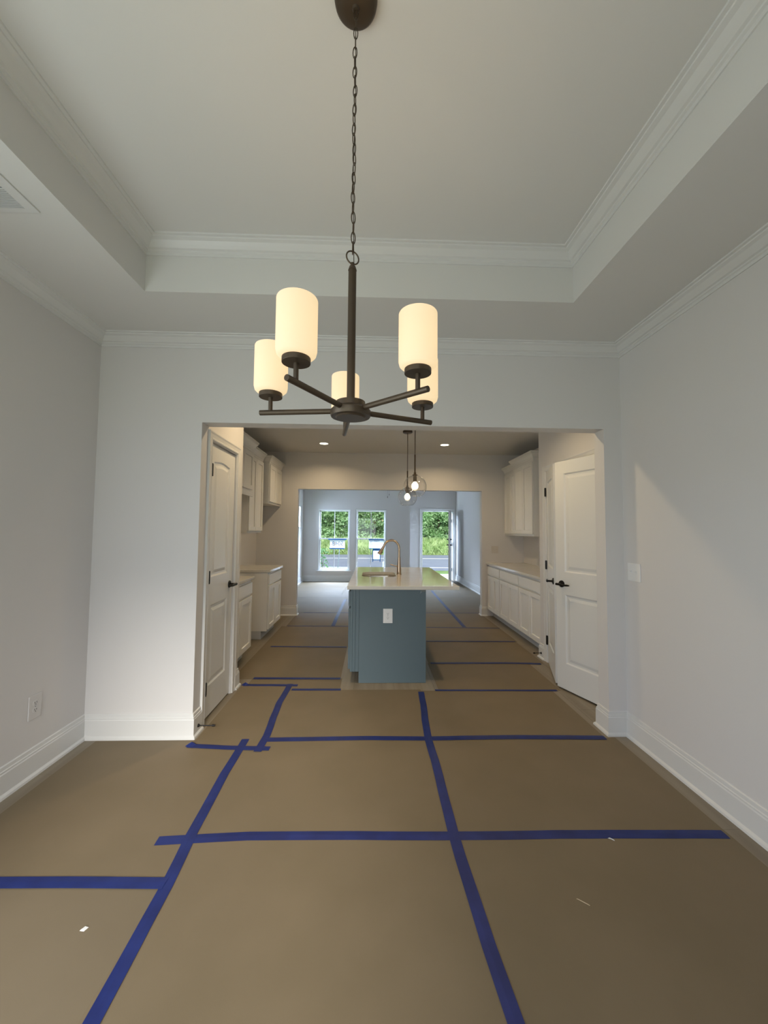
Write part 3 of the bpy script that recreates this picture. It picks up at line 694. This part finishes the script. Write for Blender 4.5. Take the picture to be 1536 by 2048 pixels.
# ------------------------------------------------------------------ floor protection paper and blue tape
nsheet = [0]
def sheet(label, x0, x1, y0, y1, light=False):
    nsheet[0] += 1; lvl = .0004+.0006*(nsheet[0] % 2)+.00025*(nsheet[0] % 3)
    bm = bmesh.new(); nx, ny = max(2, int((x1-x0)/.15)), max(2, int((y1-y0)/.15)); th = .0009
    g = [[bm.verts.new((x0+(x1-x0)*i/nx, y0+(y1-y0)*j/ny, lvl+th)) for i in range(nx+1)] for j in range(ny+1)]
    for j in range(ny):
        for i in range(nx): bm.faces.new((g[j][i], g[j][i+1], g[j+1][i+1], g[j+1][i]))
    o_ = build('floor_paper', bm, M_kraftb if light else M_kraft, label=label, cat='floor paper', group='kraft paper sheets covering the floor')
    s = o_.modifiers.new('s', 'SOLIDIFY'); s.thickness = .0008; s.offset = -1
K = 'brown floor paper sheet '
sheet(K+'at the near left, below the short left tape', -1.70, -.815, YN+.03, 1.612, True)
sheet(K+'along the left dining wall, running to the back corner', -1.80, -.81, 1.60, 2.655)
sheet(K+'in the near centre, between the two long tapes', -.82, .40, YN+.03, 1.83)
sheet(K+'in the middle centre, between the two long tapes', -.815, .392, 1.82, 2.65)
sheet(K+'at the near right, below the wide crossing tape', .39, 1.672, YN+.03, 1.822)
sheet(K+'at the middle right, above the wide crossing tape', .385, 1.672, 1.815, 2.648)
sheet(K+'in the opening beside the closed narrow door', -1.155, -.705, 2.56, 3.57)
sheet(K+'in the centre of the opening, before the island', -.715, .44, 2.64, 3.455)
sheet(K+'at the right of the opening, before the double doors', .43, 1.60, 2.64, 3.43)
sheet(K+'narrow strip left of the island front corner', -1.11, -.27, 3.45, 3.72)
sheet(K+'left of the island beside the range gap', -1.30, -.285, 3.71, 4.71)
sheet(K+'left of the island, farther strip before its end', -1.30, -.27, 4.70, 5.71)
sheet(K+'right of the island, nearest strip', .60, 1.68, 3.42, 4.13)
sheet(K+'right of the island, second strip', .61, 1.84, 4.12, 4.93)
sheet(K+'right of the island, third strip', .62, 1.86, 4.92, 5.62)
sheet(K+'behind the island, first strip across the kitchen', -1.24, 1.86, 5.61, 6.64)
sheet(K+'first strip beyond the far opening', -1.80, 2.36, 6.63, 7.30)
sheet(K+'second strip beyond the far opening', -1.82, 2.36, 7.29, 8.15)
sheet(K+'third strip beyond the far opening', -1.83, 2.37, 8.14, 9.05)
sheet(K+'fourth strip beyond the far opening', -1.83, 2.37, 9.04, 9.92)
sheet(K+'last strip under the living room windows', -1.84, 2.37, 9.91, 10.62)
ntape = [0]
def tape(label, pts_, w_=.05, lump=None):
    ntape[0] += 1; z = .0034+.0007*(ntape[0] % 4)
    bm = bmesh.new(); P_ = [Vector((*p, 0)) for p in pts_]; fine = []
    for a, b in zip(P_, P_[1:]):
        k = max(1, int((b-a).length/.12))
        for i in range(k): fine.append(a.lerp(b, i/k))
    fine.append(P_[-1]); prev = None
    for i, p in enumerate(fine):
        d_ = (fine[min(i+1, len(fine)-1)]-fine[max(i-1, 0)]).normalized(); s_ = Vector((-d_.y, d_.x, 0)); j = (random.random()-.5)*.0025
        hw = w_/2; zc1 = z+random.random()*.0006
        row = [bm.verts.new(p+s_*(hw+j)+Vector((0, 0, z))), bm.verts.new(p+s_*.002+Vector((0, 0, zc1+.0007))), bm.verts.new(p-s_*(hw-j)+Vector((0, 0, z)))]
        if prev:
            for q in (0, 1): bm.faces.new((prev[q], prev[q+1], row[q+1], row[q]))
        prev = row
    if lump:
        c = Vector((*lump, 0)); v0 = [bm.verts.new(c+Vector((math.cos(a)*.035, math.sin(a)*.03, z+.001))) for a in (0, 1.2, 2.4, 3.6, 4.9)]
        tp = bm.verts.new(c+Vector((.005, 0, z+.022)))
        for i in range(5): bm.faces.new((v0[i], v0[(i+1) % 5], tp))
    o_ = build('tape_strip', bm, M_tape, label=label, cat='tape', group='blue tape strips on the floor paper')
    s = o_.modifiers.new('s', 'SOLIDIFY'); s.thickness = .0004; s.offset = -1
T = 'blue tape '
tape(T+'long strip on the left running from near edge past the crossing tapes', [(-.80, YN+.05), (-.785, .8), (-.778, 1.18), (-.79, 1.6), (-.812, 1.85), (-.83, 2.3), (-.828, 2.66)])
tape(T+'long wavy strip at centre right running toward the island', [(.50, YN+.05), (.46, .7), (.423, 1.15), (.407, 1.35), (.391, 1.7), (.388, 1.83), (.391, 2.1), (.396, 2.4), (.39, 2.64), (.405, 2.9), (.425, 3.15), (.437, 3.40)])
tape(T+'short strip reaching the left edge of the picture', [(-1.72, 1.63), (-1.2, 1.62), (-.80, 1.61)])
tape(T+'wide crossing strip nearest the camera, left wall side to right wall side', [(-.95, 1.822), (-.55, 1.842), (-.2, 1.838), (.385, 1.823), (1.0, 1.822), (1.655, 1.808)])
tape(T+'crossing strip just before the wide opening, right portion', [(-.70, 2.652), (.0, 2.662), (.39, 2.652), (1.0, 2.662), (1.60, 2.645)])
tape(T+'crossing strip with a crumpled end near the left jamb', [(-1.17, 2.585), (-.9, 2.56), (-.64, 2.545)], .045, (-1.155, 2.59))
tape(T+'lengthwise strip from the crumpled crossing tape to the kitchen', [(-.708, 2.51), (-.70, 2.7), (-.72, 2.95), (-.735, 3.2), (-.726, 3.58)])
tape(T+'thin cross strip beside the narrow door end', [(-1.14, 3.565), (-.655, 3.555)], .045, (-1.13, 3.57))
tape(T+'cross strip at the left front corner of the island', [(-.69, 3.462), (-.262, 3.456)], .04)
tape(T+'cross strip left of the island, second from the front', [(-1.10, 3.722), (-.285, 3.708)], .045)
tape(T+'cross strip left of the island, third from the front', [(-1.20, 4.715), (-.29, 4.69)], .035)
tape(T+'cross strip left of the island, farthest', [(-1.22, 5.715), (-.33, 5.70)], .03)
tape(T+'cross strip at the right front corner of the island', [(.566, 3.437), (1.645, 3.42)], .035)
tape(T+'cross strip right of the island, second from the front', [(.63, 4.126), (1.50, 4.125), (1.80, 4.10)], .045)
tape(T+'cross strip right of the island, third from the front', [(.70, 4.935), (1.83, 4.915)], .035)
tape(T+'cross strip right of the island, farthest', [(.80, 5.645), (1.86, 5.60)], .03)
tape(T+'lengthwise strip in the living room on the right', [(1.36, 5.65), (1.38, 7.4), (1.41, 9.1)], .055)
tape(T+'lengthwise strip in the living room on the left', [(-.56, 5.72), (-.55, 6.8), (-.53, 7.9)], .055)
tape(T+'cross strip in the far opening', [(-1.15, 6.63), (1.84, 6.62)], .02)
# crumbs on the paper
def bit(name, label, cat, c, pts_, h_, m):
    bm = bmesh.new(); a = [bm.verts.new((x, y, 0)) for x, y in pts_]; b = [bm.verts.new((x*.7, y*.7, h_)) for x, y in pts_]; n = len(a)
    bm.faces.new(a[::-1]); bm.faces.new(b)
    for i in range(n): bm.faces.new((a[i], a[(i+1) % n], b[(i+1) % n], b[i]))
    build(name, bm, m, label=label, cat=cat, loc=c)
bit('paint_chip', 'white curled chip on the paper below the wide crossing tape, right side', 'debris', (1.10, 1.79, .003), [(-.012, .006), (0, .009), (.014, -.006), (.012, -.010), (0, .002)], .003, M_white)
bit('paint_chip', 'white chip on the paper at the near left', 'debris', (-.99, 1.44, .003), [(-.01, -.006), (.006, -.008), (.013, .006), (0, .01)], .003, M_white)
bit('wood_sliver', 'thin pale sliver on the paper at the near right', 'debris', (.81, 1.50, .003), [(-.018, .013), (-.016, .0145), (.020, -.014), (.018, -.0155)], .0015, mat('pale_wood', (.62, .52, .36), .8))
bit('rubber_shim', 'small black shim on the paper by the far opening, left side', 'debris', (-1.52, 7.72, .003), [(-.05, -.018), (.045, -.024), (.05, .012), (-.045, .02)], .012, M_black)

# ------------------------------------------------------------------ papers on the living room windows
YG = YW+.040
bt = mat('backlit_blue_tape', (.08, .30, .80), .6)  # backlight through the tape is put into this brighter blue
def flip(x, z, y=YG-.0035): return Matrix.Translation((x, y, z)) @ Matrix.Rotation(PI, 4, 'Z') @ Matrix.Rotation(PI/2, 4, 'X')
def sign(name, label, x0, x1, z0, z1, tapes, texts):
    t_ = thing(name, label, 'sign', ((x0+x1)/2, YG, (z0+z1)/2)); off = -t_.location
    bxo('paper', (x0, x1, YG-.001, YG, z0, z1), M_paper, t_).location = off
    for a, b, c, d_ in tapes: o_ = bxo('tape_strip', (a, b, YG-.0022, YG-.0012, c, d_), bt, t_, label='blue tape'); o_.location = off
    for s, x, z, sz in texts: o_ = text_mesh('lettering', s, sz, M_ink, t_, flip(x, z)); o_.location = off
sign('window_notice', 'white sheet numbered 504B taped inside the left living room window', -1.165, -.755, .905, 1.155,
     [(-1.215, -.71, 1.135, 1.165), (-1.18, -.765, .885, .915)], [('504B', -.955, 1.03, .155)])
sign('window_notice', 'white sheet with small lettering taped in the right living room window', -.085, .325, .905, 1.155,
     [(-.10, .325, 1.135, 1.165), (-.085, .23, .895, .915)], [('TYHT', .13, 1.105, .06), ('mmmmmm', .12, 1.03, .06), ('By', .13, .95, .06)])
sign('permit_sheet', 'small white sheet framed in blue tape low in the right living room window', .035, .215, .605, .875,
     [(.02, .23, .845, .895), (.012, .035, .54, .86), (.215, .238, .54, .86), (.02, .23, .585, .61)], [('mmmm', .125, .80, .035), ('mmm', .125, .72, .04), ('mm', .125, .65, .03)])

# ------------------------------------------------------------------ outdoors
GZ = -.30
bxo('ground', (-60, 60, YD+.13, 16.6, GZ-.5, GZ), M_lawn, kind='structure')
bxo('porch_slab', (.6, 3.0, YD+.12, 12.9, GZ, -.03), M_concrete, kind='structure')
bxo('front_walk', (1.3, 2.4, 12.9, 16.6, GZ, GZ+.012), M_concrete, kind='structure')
bxo('road', (-60, 60, 16.6, 27.4, GZ-.5, GZ+.01), M_asphalt, kind='structure')
for y in (17.9, 23.7):
    bxo('road_line', (-60, 60, y-.1, y+.1, GZ+.0102, GZ+.016), M_line, kind='structure')
bxo('verge', (-60, 60, 27.4, 70, GZ-.5, GZ+.02), M_lawn, kind='structure')
bxo('back_ground', (-60, 60, -40, YN-.13, GZ-.5, GZ), M_lawn, kind='structure')
rnd = random.Random(3)
def leaf(vs, fs, p, s, rnd_):
    d_ = Vector((rnd_.uniform(-1, 1), rnd_.uniform(-1, 1), rnd_.uniform(-.8, .5))).normalized(); w_ = d_.cross(Vector((rnd_.uniform(-1, 1), rnd_.uniform(-1, 1), rnd_.uniform(-.3, 1)))).normalized()
    n = len(vs); vs += [p, p+d_*s*.5+w_*s*.24, p+d_*s, p+d_*s*.5-w_*s*.24]; fs.append((n, n+1, n+2, n+3))
def foliage_mesh(name, rx, rz, clumps, per, size, seed):
    r_ = random.Random(seed); vs, fs = [], []
    for c in range(clumps):
        while 1:
            q = Vector((r_.uniform(-1, 1), r_.uniform(-1, 1), r_.uniform(-1, 1)))
            if .35 < q.length < 1: break
        c0 = Vector((q.x*rx, q.y*rx*.8, q.z*rz)); cs = r_.uniform(.35, .75)
        for k in range(per):
            g = Vector((r_.gauss(0, 1), r_.gauss(0, 1), r_.gauss(0, .6)))*cs*.5; leaf(vs, fs, c0+g, size*r_.uniform(.6, 1.3), r_)
    me = bpy.data.meshes.new(name); me.from_pydata([tuple(v) for v in vs], [], fs); return me
FM = [foliage_mesh('foliage', 2.4, 2.9, 130, 110, .21, s) for s in (1, 2, 3)]
FD = [foliage_mesh('foliage', 2.8, 3.4, 110, 70, .30, s) for s in (4, 5)]
for me in FM: me.materials.append(M_leaf)
for me in FD: me.materials.append(M_leafd)
def tree(name, label, x, y, me, scale, zc__, group):
    t_ = thing(name, label, 'tree', (x, y, GZ), group)
    o_ = bpy.data.objects.new('foliage', me); COL.objects.link(o_); o_.parent = t_; o_.location = (0, 0, zc__); o_.scale = (scale,)*3; o_.rotation_euler = (0, 0, rnd.uniform(0, 6)); o_['kind'] = 'stuff'
    bm = bmesh.new(); cyl(bm, (0, 0, 0), (.1, 0, zc__*.9), .16*scale, .07*scale, 10); build('trunk', bm, M_bark, t_, smooth=True)
LT = 'bright green leafy tree across the road, outside the view'
for i, (x, lb) in enumerate([(-12.6, LT), (-9.5, LT), (-6.3, LT), (-3.1, 'bright leafy tree across the road, filling the left living room window'), (.1, 'bright leafy tree across the road, filling the right living room window'), (2.7, LT), (5.4, 'bright leafy tree across the road, filling the open front door'), (8.7, LT), (12.0, LT)]):
    tree('leafy_tree', lb, x, 31.5+rnd.uniform(-.8, .8), FM[i % 3], rnd.uniform(.9, 1.05), 3.3, 'leafy trees across the road')
for i in range(9):
    x = -22+i*5.5
    tree('dark_tree', 'dark green tree standing behind the bright trees across the road', x, 39+rnd.uniform(-.5, .5), FD[i % 2], 1.3, 4.2, 'dark trees behind the leafy trees')
SM = foliage_mesh('foliage', 1.1, .65, 34, 44, .20, 9); SM.materials.append(M_leaf)
for i in range(15):
    x = -12+i*1.75+rnd.uniform(-.4, .4)
    t_ = thing('roadside_shrub', 'low green shrub among the tall grass across the road', 'shrub', (x, 29.9+rnd.uniform(-.5, .5), GZ), 'low shrubs across the road')
    o_ = bpy.data.objects.new('foliage', SM); COL.objects.link(o_); o_.parent = t_; o_.location = (0, 0, .85); o_.rotation_euler = (0, 0, rnd.uniform(0, 6)); o_['kind'] = 'stuff'
vs, fs = [], []
for k in range(26000):
    x, y = rnd.uniform(-16, 16), 27.6+abs(rnd.gauss(0, .9)); hh = rnd.uniform(.25, .6)+min(.75, (y-27.6)*.6); a = rnd.uniform(0, 6.28); n = len(vs); w_ = .028
    dx, dy = math.cos(a)*w_, math.sin(a)*w_; lx, ly = rnd.gauss(0, .14), rnd.gauss(0, .14)
    vs += [(x-dx, y-dy, GZ), (x+dx, y+dy, GZ), (x+dx*.5+lx, y+ly, GZ+hh*.8), (x+lx*1.7, y+ly*1.7, GZ+hh)]; fs.append((n, n+1, n+2, n+3))
me = bpy.data.meshes.new('tall_grass'); me.from_pydata(vs, [], fs); me.materials.append(M_grassb); g = bpy.data.objects.new('tall_grass', me); COL.objects.link(g)
tag(g, 'tall pale green grass growing along the far side of the road', 'grass', kind='stuff')
# sapling, leaning stake and small post on the near lawn
sp_ = thing('young_shrub', 'small leafy sapling outside the lower left corner of the left window', 'shrub', (-1.68, 13.2, GZ))
vs, fs = [], []; rr_ = random.Random(5)
for k in range(170):
    z = rr_.uniform(.25, 1.1); p = Vector((rr_.gauss(0, .14), rr_.gauss(0, .14), z)); leaf(vs, fs, p, .085, rr_)
me = bpy.data.meshes.new('foliage'); me.from_pydata([tuple(v) for v in vs], [], fs); me.materials.append(M_leafd); o_ = bpy.data.objects.new('foliage', me); COL.objects.link(o_); o_.parent = sp_; o_['kind'] = 'stuff'
bm = bmesh.new()
for k in range(5): tube(bm, [(0, 0, 0), (rr_.gauss(0, .07), rr_.gauss(0, .07), .5), (rr_.gauss(0, .14), rr_.gauss(0, .14), 1.0)], .006, 6)
build('stem', bm, M_bark, sp_)
bm = bmesh.new(); tube(bm, [(-.03, 0, 0), (.06, 0, 1.25)], .014, 8)
build('leaning_stake', bm, mat('dark_stake', (.10, .11, .12), .8), label='thin grey stake leaning outside the left living room window', cat='stake', loc=(-1.14, 13.0, GZ))
bm = bmesh.new(); box(bm, -.04, .04, -.03, .03, 0, .62)
build('utility_stub', bm, M_gray, bevel=.008, label='short grey stub post outside the right living room window', cat='post', loc=(.41, 13.6, GZ))
# outer skin so that daylight stays outside
bxo('siding', (-2.4, -2.05, 1.6, 8.9, GZ, 3.2), M_siding, kind='structure')
bxo('side_ground', (-60, XL-.13, YN-.13, YD+.13, GZ-.5, GZ-.01), M_lawn, kind='structure')
